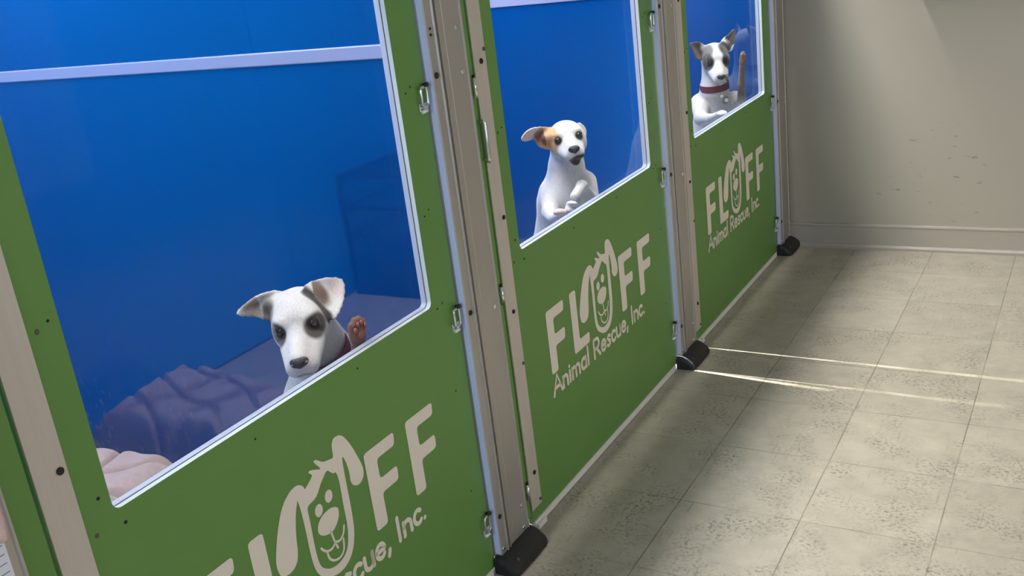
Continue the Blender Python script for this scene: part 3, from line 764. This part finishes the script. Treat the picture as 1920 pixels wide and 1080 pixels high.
def field_object(name, fld, material, parent, colour=None, relax=2):
    V, F = fld.mesh()
    for _ in range(relax):      # light Laplacian smoothing of the grid steps
        acc = np.zeros_like(V); w = np.zeros(len(V))
        for a, b in ((0, 1), (1, 2), (2, 3), (3, 0)):
            np.add.at(acc, F[:, a], V[F[:, b]]); np.add.at(acc, F[:, b], V[F[:, a]])
            np.add.at(w, F[:, a], 1); np.add.at(w, F[:, b], 1)
        V = V * .5 + acc / w[:, None] * .5
    me = bpy.data.meshes.new(name)
    me.vertices.add(len(V)); me.vertices.foreach_set('co', V.astype(np.float32).ravel())
    me.loops.add(F.size); me.loops.foreach_set('vertex_index', F.astype(np.int32).ravel())
    me.polygons.add(len(F)); me.polygons.foreach_set('loop_start', np.arange(0, F.size, 4, dtype=np.int32))
    me.polygons.foreach_set('use_smooth', np.ones(len(F), bool))
    me.update(calc_edges=True); me.validate()
    if colour is not None:
        c = colour(V); at = me.color_attributes.new('coat', 'FLOAT_COLOR', 'POINT')
        at.data.foreach_set('color', np.concatenate([c, np.ones((len(c), 1))], 1).astype(np.float32).ravel())
    me.materials.append(material)
    o = bpy.data.objects.new(name, me); COL.objects.link(o); o.parent = parent
    return o

def coat_mat():
    m = mat('short_fur', (.8, .8, .8), .75, spec=.25, Sheen_Weight=.25, Sheen_Roughness=.5)
    b = m.node_tree.nodes['Principled BSDF']
    at = N(m, 'ShaderNodeAttribute', attribute_name='coat')
    tc = N(m, 'ShaderNodeTexCoord'); mp = N(m, 'ShaderNodeMapping'); mp.inputs['Scale'].default_value = (260, 260, 90); L(m, tc.outputs['Object'], mp.inputs[0])
    nz = N(m, 'ShaderNodeTexNoise'); nz.inputs['Scale'].default_value = 1; nz.inputs['Detail'].default_value = 4; L(m, mp.outputs[0], nz.inputs['Vector'])
    r = N(m, 'ShaderNodeMapRange'); L(m, nz.outputs[0], r.inputs[0]); r.inputs[1].default_value = .3; r.inputs[2].default_value = .7; r.inputs[3].default_value = .86; r.inputs[4].default_value = 1.05
    mx = N(m, 'ShaderNodeMix', data_type='RGBA', blend_type='MULTIPLY'); mx.inputs[0].default_value = 1
    L(m, at.outputs['Color'], mx.inputs[6]); L(m, r.outputs[0], mx.inputs[7]); L(m, mx.outputs[2], b.inputs['Base Color'])
    bp = N(m, 'ShaderNodeBump'); bp.inputs['Strength'].default_value = .35; bp.inputs['Distance'].default_value = .0015
    L(m, nz.outputs[0], bp.inputs['Height']); L(m, bp.outputs[0], b.inputs['Normal'])
    return m
M['coat'] = coat_mat()
M['eye'] = mat('dark_eye', (.012, .008, .006), .08, spec=.7)
M['nose'] = noise_tint(mat('dark_nose', s2l(58, 52, 54), .38), 200, .3, bump=.6, bump_scale=900)
M['collar'] = noise_tint(mat('maroon_webbing', s2l(118, 58, 72), .8), 300, .25, bump=.4, bump_scale=900)
M['tag'] = mat('pale_metal_tag', s2l(226, 222, 200), .3, metal=.5)

class Head:
    def __init__(s, T, R, sc, mw=1.0, drop=0.0, ln=0.0, top=0.0):
        s.T = np.array(T); s.R = np.array(R); s.sc = sc; s.mw = mw; s.drop = drop; s.ln = ln; s.top = top
    def w(s, p): return s.R @ (np.array(p, float) * s.sc) + s.T
    def loc(s, V): return ((V - s.T) @ s.R) / s.sc

def build_head(F, H):
    k = H.sc; R = H.R; m = H.mw; d = -H.drop; l = H.ln
    E = lambda c, r, kk, cut=False: F.ell(H.w(c), R, np.array(r) * k, kk * k, cut)
    C = lambda a, b, ra, rb, kk, cut=False: F.cone(H.w(a), H.w(b), ra * k, rb * k, kk * k, cut)
    E((-.008, 0, .003 + H.top), (.054, .047, .044), .012)
    E((.018, 0, .009 + H.top), (.036, .035, .030), .014)
    for s in (-1, 1): E((.014, s * .026, -.014), (.034, .022, .029), .014)
    C((.038, 0, -.013), (.104 + l, 0, -.018 + d), .026, .0170 * m, .018)
    C((.035, 0, .004), (.112 + l, 0, -.006 + d), .014, .0095 * m, .012)
    for s in (-1, 1): C((.054, s * .013 * m, -.024), (.106 + l, s * .0095 * m, -.024 + d), .0175 * m, .0130 * m, .007)
    C((.018, 0, -.034), (.096 + l, 0, -.042 + d), .024, .0110 * m, .008)
    # mouth line
    for s in (-1, 1):
        C((.123 + l, 0, -.034 + d), (.102 + l, s * .017 * m, -.037 + d), .0016, .0018, .002, True)
        C((.102 + l, s * .017 * m, -.037 + d), (.056, s * .0285 * m, -.036), .0018, .0026, .002, True)
    # brows and sockets
    for s in (-1, 1):
        E((.038, s * .020, .019), (.012, .015, .007), .016)
        E((.060, s * .0275, .007), (.0080, .0080, .0066), .006, True)
    # upper and lower lids
    for s in (-1, 1):
        C((.049, s * .0175, .0090), (.046, s * .0345, .0100), .0030, .0026, .005)
        C((.0505, s * .0180, .0000), (.046, s * .0345, .0010), .0028, .0026, .005)

def ear(F, base_pts, pts, th=.0026):
    """leaf of an ear: fan of rounded triangles over an outline (world points)"""
    P0 = [np.array(p) for p in pts]; pts = []; n0 = len(P0)
    for i in range(n0):
        p0, p1, p2, p3 = P0[i - 1], P0[i], P0[(i + 1) % n0], P0[(i + 2) % n0]
        for q in (0, 1, 2):
            u = q / 3; pts.append(.5 * (2 * p1 + (p2 - p0) * u + (2 * p0 - 5 * p1 + 4 * p2 - p3) * u * u + (3 * p1 - p0 - 3 * p2 + p3) * u ** 3))
    c = sum(pts) / len(pts)
    c = c + np.array(base_pts)
    n = len(pts)
    for i in range(n): F.tri(pts[i], pts[(i + 1) % n], c, th)

def paw(F, c, fwd, side, up, s=1.0):
    """paw with four toes; up = direction the toes are lifted to"""
    c, fwd, side, up = [np.array(v, float) for v in (c, fwd, side, up)]
    R = np.stack([fwd / np.linalg.norm(fwd), side / np.linalg.norm(side), up / np.linalg.norm(up)], 1)
    W_ = lambda p: c + R @ (np.array(p) * s)
    F.ell(W_((0, 0, 0)), R, np.array((.020, .017, .011)) * s, .006)
    for a, (f_, y_) in enumerate(((.016, -.0135), (.022, -.005), (.022, .005), (.016, .0135))):
        F.cone(W_((f_ - .010, y_ * .8, .001)), W_((f_ + .004, y_, -.001)), .0072 * s, .0062 * s, .0022)
    return R

def soft(d, w): return np.clip(.5 - d / w, 0, 1)[:, None]
def blend(c, col, m): return c * (1 - m) + np.array(col)[None] * m
def wob(V, s=60.0, a=.003):
    return a * (np.sin(V[:, 0] * s + 1.3 * np.sin(V[:, 1] * s * .7)) + np.sin(V[:, 2] * s * 1.3 + V[:, 1] * s) * .7)

WHITE = s2l(203, 198, 195); GREY = s2l(76, 68, 65); DARK = s2l(52, 47, 45); PINK = s2l(196, 158, 154); TAN = s2l(205, 160, 118); BROWN = s2l(112, 84, 76)
def ellmask(q, c, r, w=.25, wobble=None):
    d = np.linalg.norm((q - np.array(c)) / np.array(r), axis=1) - 1
    if wobble is not None: d = d + wobble * 30
    return np.clip(.5 - d / w, 0, 1)[:, None]

def mouth(c, q, H):
    for s in (-1, 1):
        P = [np.array((.125 + H.ln, 0, -.034 - H.drop)), np.array((.102 + H.ln, s * .019 * H.mw, -.037 - H.drop)), np.array((.056, s * .031 * H.mw, -.036)), np.array((.048, s * .032 * H.mw, -.030))]
        for a, b in zip(P, P[1:]):
            u = np.clip((q - a) @ (b - a) / ((b - a) @ (b - a)), 0, 1); d = np.linalg.norm(q - (a + u[:, None] * (b - a)), axis=1)
            c = blend(c, s2l(70, 58, 58), soft(d - .0042, .005) * .8)
    for s in (-1, 1):      # dark rims of the eyes
        d = np.linalg.norm(q - np.array((.050, s * .0265, .0062)), axis=1)
        c = blend(c, s2l(44, 38, 36), soft(d - .0115, .005) * .9)
    return c
def head_parts(H, t, body):
    # eyes: glossy balls seated in the sockets
    for s in (-1, 1):
        bm = bmesh.new(); bmesh.ops.create_uvsphere(bm, u_segments=24, v_segments=16, radius=.0080 * H.sc)
        o = new_mesh('eye', bm, M['eye'], t, smooth=True); o.location = H.w((.0465, s * .0265, .0065)); o['label'] = 'dark glossy eye'
    # nose leather with nostrils
    l, d, m = H.ln, -H.drop, (H.mw + 1) / 2 * .98
    F = Field(H.w((.118 + l, 0, -.01 + d)) - .034, H.w((.118 + l, 0, -.01 + d)) + .034, .0012)
    k = H.sc
    F.ell(H.w((.119 + l, 0, -.0085 + d)), H.R, np.array((.0090, .0140, .0090)) * k * m, .003)
    F.cone(H.w((.120 + l, 0, -.012 + d)), H.w((.1195 + l, 0, -.024 + d)), .0060 * k * m, .0022 * k, .006)
    for s in (-1, 1): F.cone(H.w((.129 + l, s * .0068 * m, -.010 + d)), H.w((.122 + l, s * .012 * m, -.009 + d)), .0024 * k, .0022 * k, .0015, True)
    field_object('nose', F, M['nose'], t)['label'] = 'dark leathery nose'

def collar_mesh(c, axis, r, width, t, label, tags=()):
    c = Vector(c); ax = Vector(axis).normalized(); a = Vector((0, 0, 1)) if abs(ax.z) < .9 else Vector((1, 0, 0))
    u = ax.cross(a).normalized(); v = ax.cross(u); n = 64; bm = bmesh.new(); rings = []
    for k in range(n):
        th = 2 * math.pi * k / n; d = u * math.cos(th) + v * math.sin(th)
        pr = [(r, -width / 2), (r + .003, -width / 2 + .0006), (r + .003, width / 2 - .0006), (r, width / 2)]
        rings.append([bm.verts.new(c + d * rr + ax * h) for rr, h in pr])
    for k in range(n):
        A, B = rings[k], rings[(k + 1) % n]
        for i in range(4): bm.faces.new((A[i], B[i], B[(i + 1) % 4], A[(i + 1) % 4]))
    bmesh.ops.recalc_face_normals(bm, faces=bm.faces)
    o = new_mesh('collar', bm, M['collar'], t, smooth=False); o['label'] = label
    for (p, rad) in tags:
        b2 = bmesh.new(); cyl(b2, (0, 0, 0), (0.65, -.75, .1), rad, .0015, 20); q = new_mesh('collar_tag', b2, M['tag'], o); q.location = p; q['label'] = 'pale metal tag'
    return o

def limb(F, pts, rs, k=.012):
    for i in range(len(pts) - 1): F.cone(pts[i], pts[i + 1], rs[i], rs[i + 1], k)

def hind(F, pelvis, chest):
    """torso and standing hind legs below a raised chest; feet on the floor"""
    p = np.array(pelvis, float); c = np.array(chest, float)
    m = (p + c) / 2 + np.array((-.008, 0, 0))
    F.cone(c, m, .078, .068, .03); F.cone(m, p, .066, .064, .03)
    for s in (-1, 1):
        hip = p + (0.0, s * .042, -.005); kn = p + (.075, s * .058, -.105); hk = p + (-.055, s * .055, -.195); pw = np.array((p[0] - .020, p[1] + s * .055, .016))
        limb(F, [hip, kn, hk, pw], [.047, .029, .014, .013], .018)
        F.ell(pw + (.018, 0, -.002), np.eye(3), (.030, .018, .013), .008)
        for y_ in (-.011, -.004, .004, .011): F.cone(pw + (.030, y_, -.003), pw + (.045, y_, -.006), .0072, .0062, .002)
    # tail
    t0 = p + (-.05, 0, .02); limb(F, [t0, t0 + (-.06, .01, -.01), t0 + (-.11, .02, .02), t0 + (-.15, .02, .07)], [.016, .012, .009, .005], .015)

STEP = .0026
def bounds(*P):
    P = np.array(P); return P.min(0), P.max(0)

# ---- puppy one: looks down over the sill of the nearest door
t = thing('puppy', 'white puppy with two grey eye patches and maroon collar, looking down in the nearest kennel', 'puppy', 'puppies standing at the kennel windows', (-.34, -.66, 0))
t_loc = np.array(t.location)
root = bpy.data.objects.new('tmp', None)
H1 = Head((-.16, -.7442, .7595), np.array([[.5923, .8052, -.028], [-.7963, .5797, -.1728], [-.1229, .1247, .9846]]), 1.18, mw=1.22, drop=.008, ln=.004)
F = Field((-.56, -.92, -.01), (-.02, -.54, .90), STEP)
build_head(F, H1)
ear(F, (-.012, .010, .0), [(-0.205, -0.743, 0.808), (-0.225, -0.77, 0.812), (-0.245, -0.789, 0.801), (-0.255, -0.811, 0.786), (-0.235, -0.785, 0.773), (-0.205, -0.773, 0.765)])
F.cone((-.20, -.745, .79), (-.215, -.765, .79), .016, .010, .014)
ear(F, (-.012, .012, .0), [(-0.145, -0.736, 0.812), (-0.135, -0.698, 0.823), (-0.11, -0.662, 0.812), (-0.09, -0.689, 0.784), (-0.085, -0.725, 0.76), (-0.105, -0.728, 0.762)])
F.cone((-.14, -.715, .805), (-.13, -.70, .795), .012, .009, .014)
nk = H1.w((-.03, 0, -.022))
F.cone(nk, (-.178, -.682, .640), .046, .052, .022); F.cone(H1.w((-.02, .022, -.03)), (-.160, -.672, .660), .030, .046, .02); F.cone((-.168, -.703, .655), (-.175, -.705, .615), .0545, .057, .018); F.cone((-.178, -.682, .640), (-.20, -.685, .545), .052, .070, .03)
hind(F, (-.30, -.66, .30), (-.20, -.69, .545))
limb(F, [(-.155, -.640, .60), (-.088, -.648, .585), (-.054, -.712, .668), (-.046, -.722, .703)], [.034, .022, .0135, .0125])
paw(F, (-.0405, -.722, .724), (0, .10, 1), (0, 1, -.1), (-1, 0, 0), 1.2)
limb(F, [(-.215, -.735, .560), (-.125, -.775, .540), (-.062, -.80, .62), (-.046, -.805, .650)], [.034, .022, .0135, .0125])
paw(F, (-.0425, -.806, .664), (0, .05, 1), (0, 1, 0), (-1, 0, 0), .95)
def col1(V):
    q = H1.loc(V); c = np.tile(np.array(WHITE), (len(V), 1)); w = wob(V)
    c = blend(c, GREY, ellmask(q, (.050, .031, .003), (.03, .0215, .0200), .30, w * .15))
    c = blend(c, GREY, ellmask(q, (.046, -.033, .003), (.03, .0170, .0205), .30, w * .15))
    c = blend(c, GREY, ellmask(q, (-.004, -.046, .014), (.03, .014, .032), .5, w * .2) * .9)
    c = blend(c, s2l(176, 170, 170), ellmask(q, (.055, 0, .012), (.02, .012, .022), 1.2) * .5)
    c = blend(c, PINK, ellmask(q, (.115, 0, -.026), (.022, .02, .012), .8) * .55)
    # inside of the ears, seen from the front
    er = soft(np.linalg.norm((V - np.array((-.232, -.775, .790))) / np.array((.05, .034, .020)), axis=1) - 1, .4)
    outer = (q[:, 1] < -.060)[:, None] * 1.0
    c = blend(c, s2l(128, 112, 106), er * outer * .9)
    c = blend(c, s2l(190, 160, 150), soft(np.abs(V[:, 2] - .806) - .006, .01) * outer * er * .8)
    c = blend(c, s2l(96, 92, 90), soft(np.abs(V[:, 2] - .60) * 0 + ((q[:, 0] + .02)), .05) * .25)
    a0, b0 = np.array((-.140, -.738, .822)), np.array((-.098, -.730, .758)); tt_ = np.clip((V - a0) @ (b0 - a0) / ((b0 - a0) @ (b0 - a0)), 0, 1)
    dd = np.linalg.norm(V - (a0 + tt_[:, None] * (b0 - a0)), axis=1)
    c = blend(c, s2l(58, 52, 50), soft(dd - .0105, .006))
    rim = soft(np.linalg.norm((V - np.array((-.128, -.714, .802))) / np.array((.03, .016, .030)), axis=1) - 1, .5) * (q[:, 1] > .035)[:, None]
    c = blend(c, s2l(120, 102, 92), rim)
    el = soft(np.linalg.norm((V - np.array((-.108, -.68, .802))) / np.array((.03, .020, .018)), axis=1) - 1, .8) * (q[:, 1] > .06)[:, None]
    c = blend(c, s2l(190, 170, 168), el * .8)
    pw = soft(np.linalg.norm(V - np.array((-.037, -.722, .729)), axis=1) - .040, .012)
    c = blend(c, s2l(122, 84, 74), pw)
    return mouth(c, q, H1)
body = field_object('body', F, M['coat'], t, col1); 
head_parts(H1, t, body)
# keyline pads on the raised paw
def pads(c, R_side, zoff, t, s=1.0):
    F2 = Field(np.array(c) - .04, np.array(c) + .04, .0013)
    c = np.array(c, float)
    F2.ell(c + (0, 0, -.004), np.eye(3), np.array((.0035, .0095, .0075)) * s, .002)
    for y_, z_ in ((-.0125, .008), (-.0045, .015), (.0045, .015), (.0125, .008)): F2.ell(c + np.array((0, y_, z_)) * s, np.eye(3), np.array((.003, .0036, .0052)) * s, .001)
    field_object('paw_pads', F2, mat('pink_brown_pads', s2l(150, 92, 84), .6), t, relax=1)['label'] = 'pinkish brown paw pads'
pads((-.0305, -.722, .731), None, 0, t, 1.2)
ax = Vector((-.185, -.689, .632)) - Vector(nk)
collar_mesh((-.166, -.704, .669), (-.08, .40, -.91), .0610, .027, t, 'maroon webbing collar')

# ---- puppy two
t2 = thing('puppy', 'white puppy with tan patch over one eye and dark chin, in the middle kennel', 'puppy', 'puppies standing at the kennel windows', (-.34, .50, 0))
H2 = Head((-.17, .4695, .8466), np.array([[.5721, .8123, -.1134], [-.8194, .5722, -.0346], [.0368, .1128, .9929]]), 1.129, mw=1.12, drop=.003, top=-.003)
F = Field((-.56, .13, -.01), (-.02, .66, .96), STEP)
build_head(F, H2)
ear(F, (-.010, .012, .0), [(-0.205, 0.436, 0.879), (-0.22, 0.38, 0.896), (-0.235, 0.353, 0.889), (-0.245, 0.343, 0.873), (-0.24, 0.355, 0.866), (-0.23, 0.378, 0.872), (-0.22, 0.385, 0.848), (-0.21, 0.396, 0.835), (-0.2, 0.425, 0.83)])
F.cone((-.20, .435, .865), (-.205, .41, .86), .018, .012, .014)
ear(F, (0, 0, 0), [(-0.16, 0.535, 0.875), (-0.145, 0.545, 0.858), (-0.145, 0.54, 0.835), (-0.16, 0.535, 0.838)])
F.cone(H2.w((-.03, 0, -.02)), (-.19, .487, .747), .046, .047, .022); F.cone((-.19, .487, .747), (-.20, .475, .655), .050, .076, .03)
hind(F, (-.31, .50, .32), (-.20, .475, .655))
limb(F, [(-.228, .448, .690), (-.190, .362, .650), (-.115, .242, .670), (-.070, .195, .695)], [.034, .024, .0145, .0125])
paw(F, (-.052, .168, .712), (.35, -.75, .25), (.75, .5, 0), (0, .2, 1), .95)
limb(F, [(-.140, .500, .705), (-.100, .455, .655), (-.085, .372, .730), (-.074, .300, .718)], [.036, .024, .0145, .013])
paw(F, (-.068, .268, .706), (.15, -.8, -.5), (.75, .5, 0), (0, .2, 1), .9)
def col2(V):
    q = H2.loc(V); c = np.tile(np.array(WHITE), (len(V), 1)); w = wob(V)
    c = blend(c, TAN, ellmask(q, (.022, -.046, .012), (.050, .030, .040), .35, w * .15))
    c = blend(c, TAN, (ellmask(q, (-.005, -.050, .02), (.03, .03, .03), .5)))
    c = blend(c, DARK, ellmask(q, (.052, -.029, .006), (.02, .0095, .0085), .6))
    c = blend(c, s2l(92, 84, 80), ellmask(q, (.052, .029, .006), (.02, .0135, .0105), .6))
    c = blend(c, DARK, ellmask(q, (.108, .008, -.043), (.030, .026, .0175), .3, w * .1))
    c = blend(c, s2l(176, 170, 172), ellmask(q, (.05, -.028, -.025), (.03, .016, .018), .9) * .5)
    er = soft(np.linalg.norm((V - np.array((-.215, .405, .862))) / np.array((.04, .034, .028)), axis=1) - 1, .5) * (q[:, 1] < -.056)[:, None]
    c = blend(c, s2l(122, 88, 84), er)
    tip = soft(np.linalg.norm((V - np.array((-.238, .350, .878))) / np.array((.04, .034, .022)), axis=1) - 1, .6) * (q[:, 1] < -.060)[:, None] * (1 - er)
    c = blend(c, s2l(206, 184, 178), tip)
    pw = soft(np.linalg.norm(V - np.array((-.045, .150, .712)), axis=1) - .024, .012)
    return mouth(blend(c, s2l(214, 180, 176), pw * .8), q, H2)
body = field_object('body', F, M['coat'], t2, col2); head_parts(H2, t2, body)

# ---- puppy three
t3 = thing('puppy', 'grey and white puppy with dark ears, white blaze and raised paw, in the farthest kennel', 'puppy', 'puppies standing at the kennel windows', (-.34, 1.87, 0))
H3 = Head((-.17, 1.7969, .875), np.array([[.4413, .8803, .1741], [-.8145, .4743, -.3341], [-.3767, .0056, .9263]]), 1.126, mw=1.18, drop=.003, top=-.005)
F = Field((-.56, 1.42, -.01), (-.02, 2.02, 1.02), STEP)
build_head(F, H3)
ear(F, (-.010, .014, 0), [(-0.21, 1.811, 0.907), (-0.225, 1.785, 0.934), (-0.24, 1.762, 0.939), (-0.25, 1.737, 0.936), (-0.24, 1.744, 0.91), (-0.23, 1.743, 0.883), (-0.22, 1.753, 0.872), (-0.21, 1.785, 0.875)])
F.cone((-.205, 1.80, .90), (-.215, 1.785, .905), .018, .012, .014)
ear(F, (-.008, .012, 0), [(-0.15, 1.816, 0.919), (-0.15, 1.854, 0.938), (-0.145, 1.890, 0.945), (-0.14, 1.955, 0.958), (-0.13, 1.925, 0.922), (-0.13, 1.900, 0.898), (-0.13, 1.870, 0.885), (-0.14, 1.845, 0.895)])
F.cone((-.145, 1.84, .91), (-.14, 1.865, .915), .018, .012, .014)
F.cone(H3.w((-.03, 0, -.02)), (-.19, 1.82, .735), .047, .050, .022); F.cone((-.19, 1.82, .735), (-.205, 1.86, .65), .053, .078, .03)
hind(F, (-.31, 1.87, .32), (-.205, 1.86, .65))
limb(F, [(-.248, 1.81, .690), (-.205, 1.69, .652), (-.125, 1.585, .672), (-.075, 1.525, .697)], [.040, .026, .0155, .013])
paw(F, (-.052, 1.500, .708), (.3, -.8, 0), (.8, .4, 0), (0, 0, 1), 1.0)
limb(F, [(-.125, 1.88, .690), (-.088, 1.845, .672), (-.062, 1.775, .765), (-.046, 1.745, .842)], [.034, .021, .0125, .0110])
paw(F, (-.0405, 1.737, .862), (0, .12, 1), (0, 1, -.1), (-1, 0, 0), 1.15)
def col3(V):
    q = H3.loc(V); c = np.tile(np.array(WHITE), (len(V), 1)); w = wob(V)
    D = s2l(64, 60, 62)
    for s, k in ((1, 1.0), (-1, 1.0)):
        c = blend(c, D, ellmask(q, (.040, s * .032, .004), (.032, .0240, .030), .25, w * .12))
        c = blend(c, D, ellmask(q, (.006, s * .034, .032), (.040, .026, .030), .35, w * .12) * (1 if s > 0 else .8))
        c = blend(c, s2l(80, 72, 70), soft(-(s * q[:, 1] - .045), .008) * (q[:, 2] > .0)[:, None] * (q[:, 0] < .04)[:, None])
    c = blend(c, DARK, ellmask(q, (.052, .029, .006), (.02, .010, .009), .6)); c = blend(c, DARK, ellmask(q, (.052, -.029, .006), (.02, .010, .009), .6))
    c = blend(c, s2l(110, 106, 106), soft(np.linalg.norm(V - np.array((-.130, 1.80, .700)), axis=1) - .018, .012))
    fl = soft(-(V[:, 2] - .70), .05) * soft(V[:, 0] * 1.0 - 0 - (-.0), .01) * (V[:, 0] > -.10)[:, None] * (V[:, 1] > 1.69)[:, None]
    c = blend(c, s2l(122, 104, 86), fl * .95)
    pw = soft(np.linalg.norm(V - np.array((-.036, 1.738, .868)), axis=1) - .026, .012)
    c = blend(c, s2l(128, 108, 96), pw)
    return mouth(c, q, H3)
body = field_object('body', F, M['coat'], t3, col3); head_parts(H3, t3, body)
pads((-.031, 1.737, .868), None, 0, t3)
collar_mesh((-.187, 1.816, .757), (.0, .12, -.99), .0560, .027, t3, 'maroon webbing collar', tags=[((-.145, 1.775, .722), .006), ((-.128, 1.780, .705), .008)])

# parts were built in world position: seat them under their puppy's base point
for tt in (t, t2, t3):
    for ch in tt.children:
        ch.location = Vector(ch.location) - Vector(tt.location)
bpy.data.objects.remove(root)
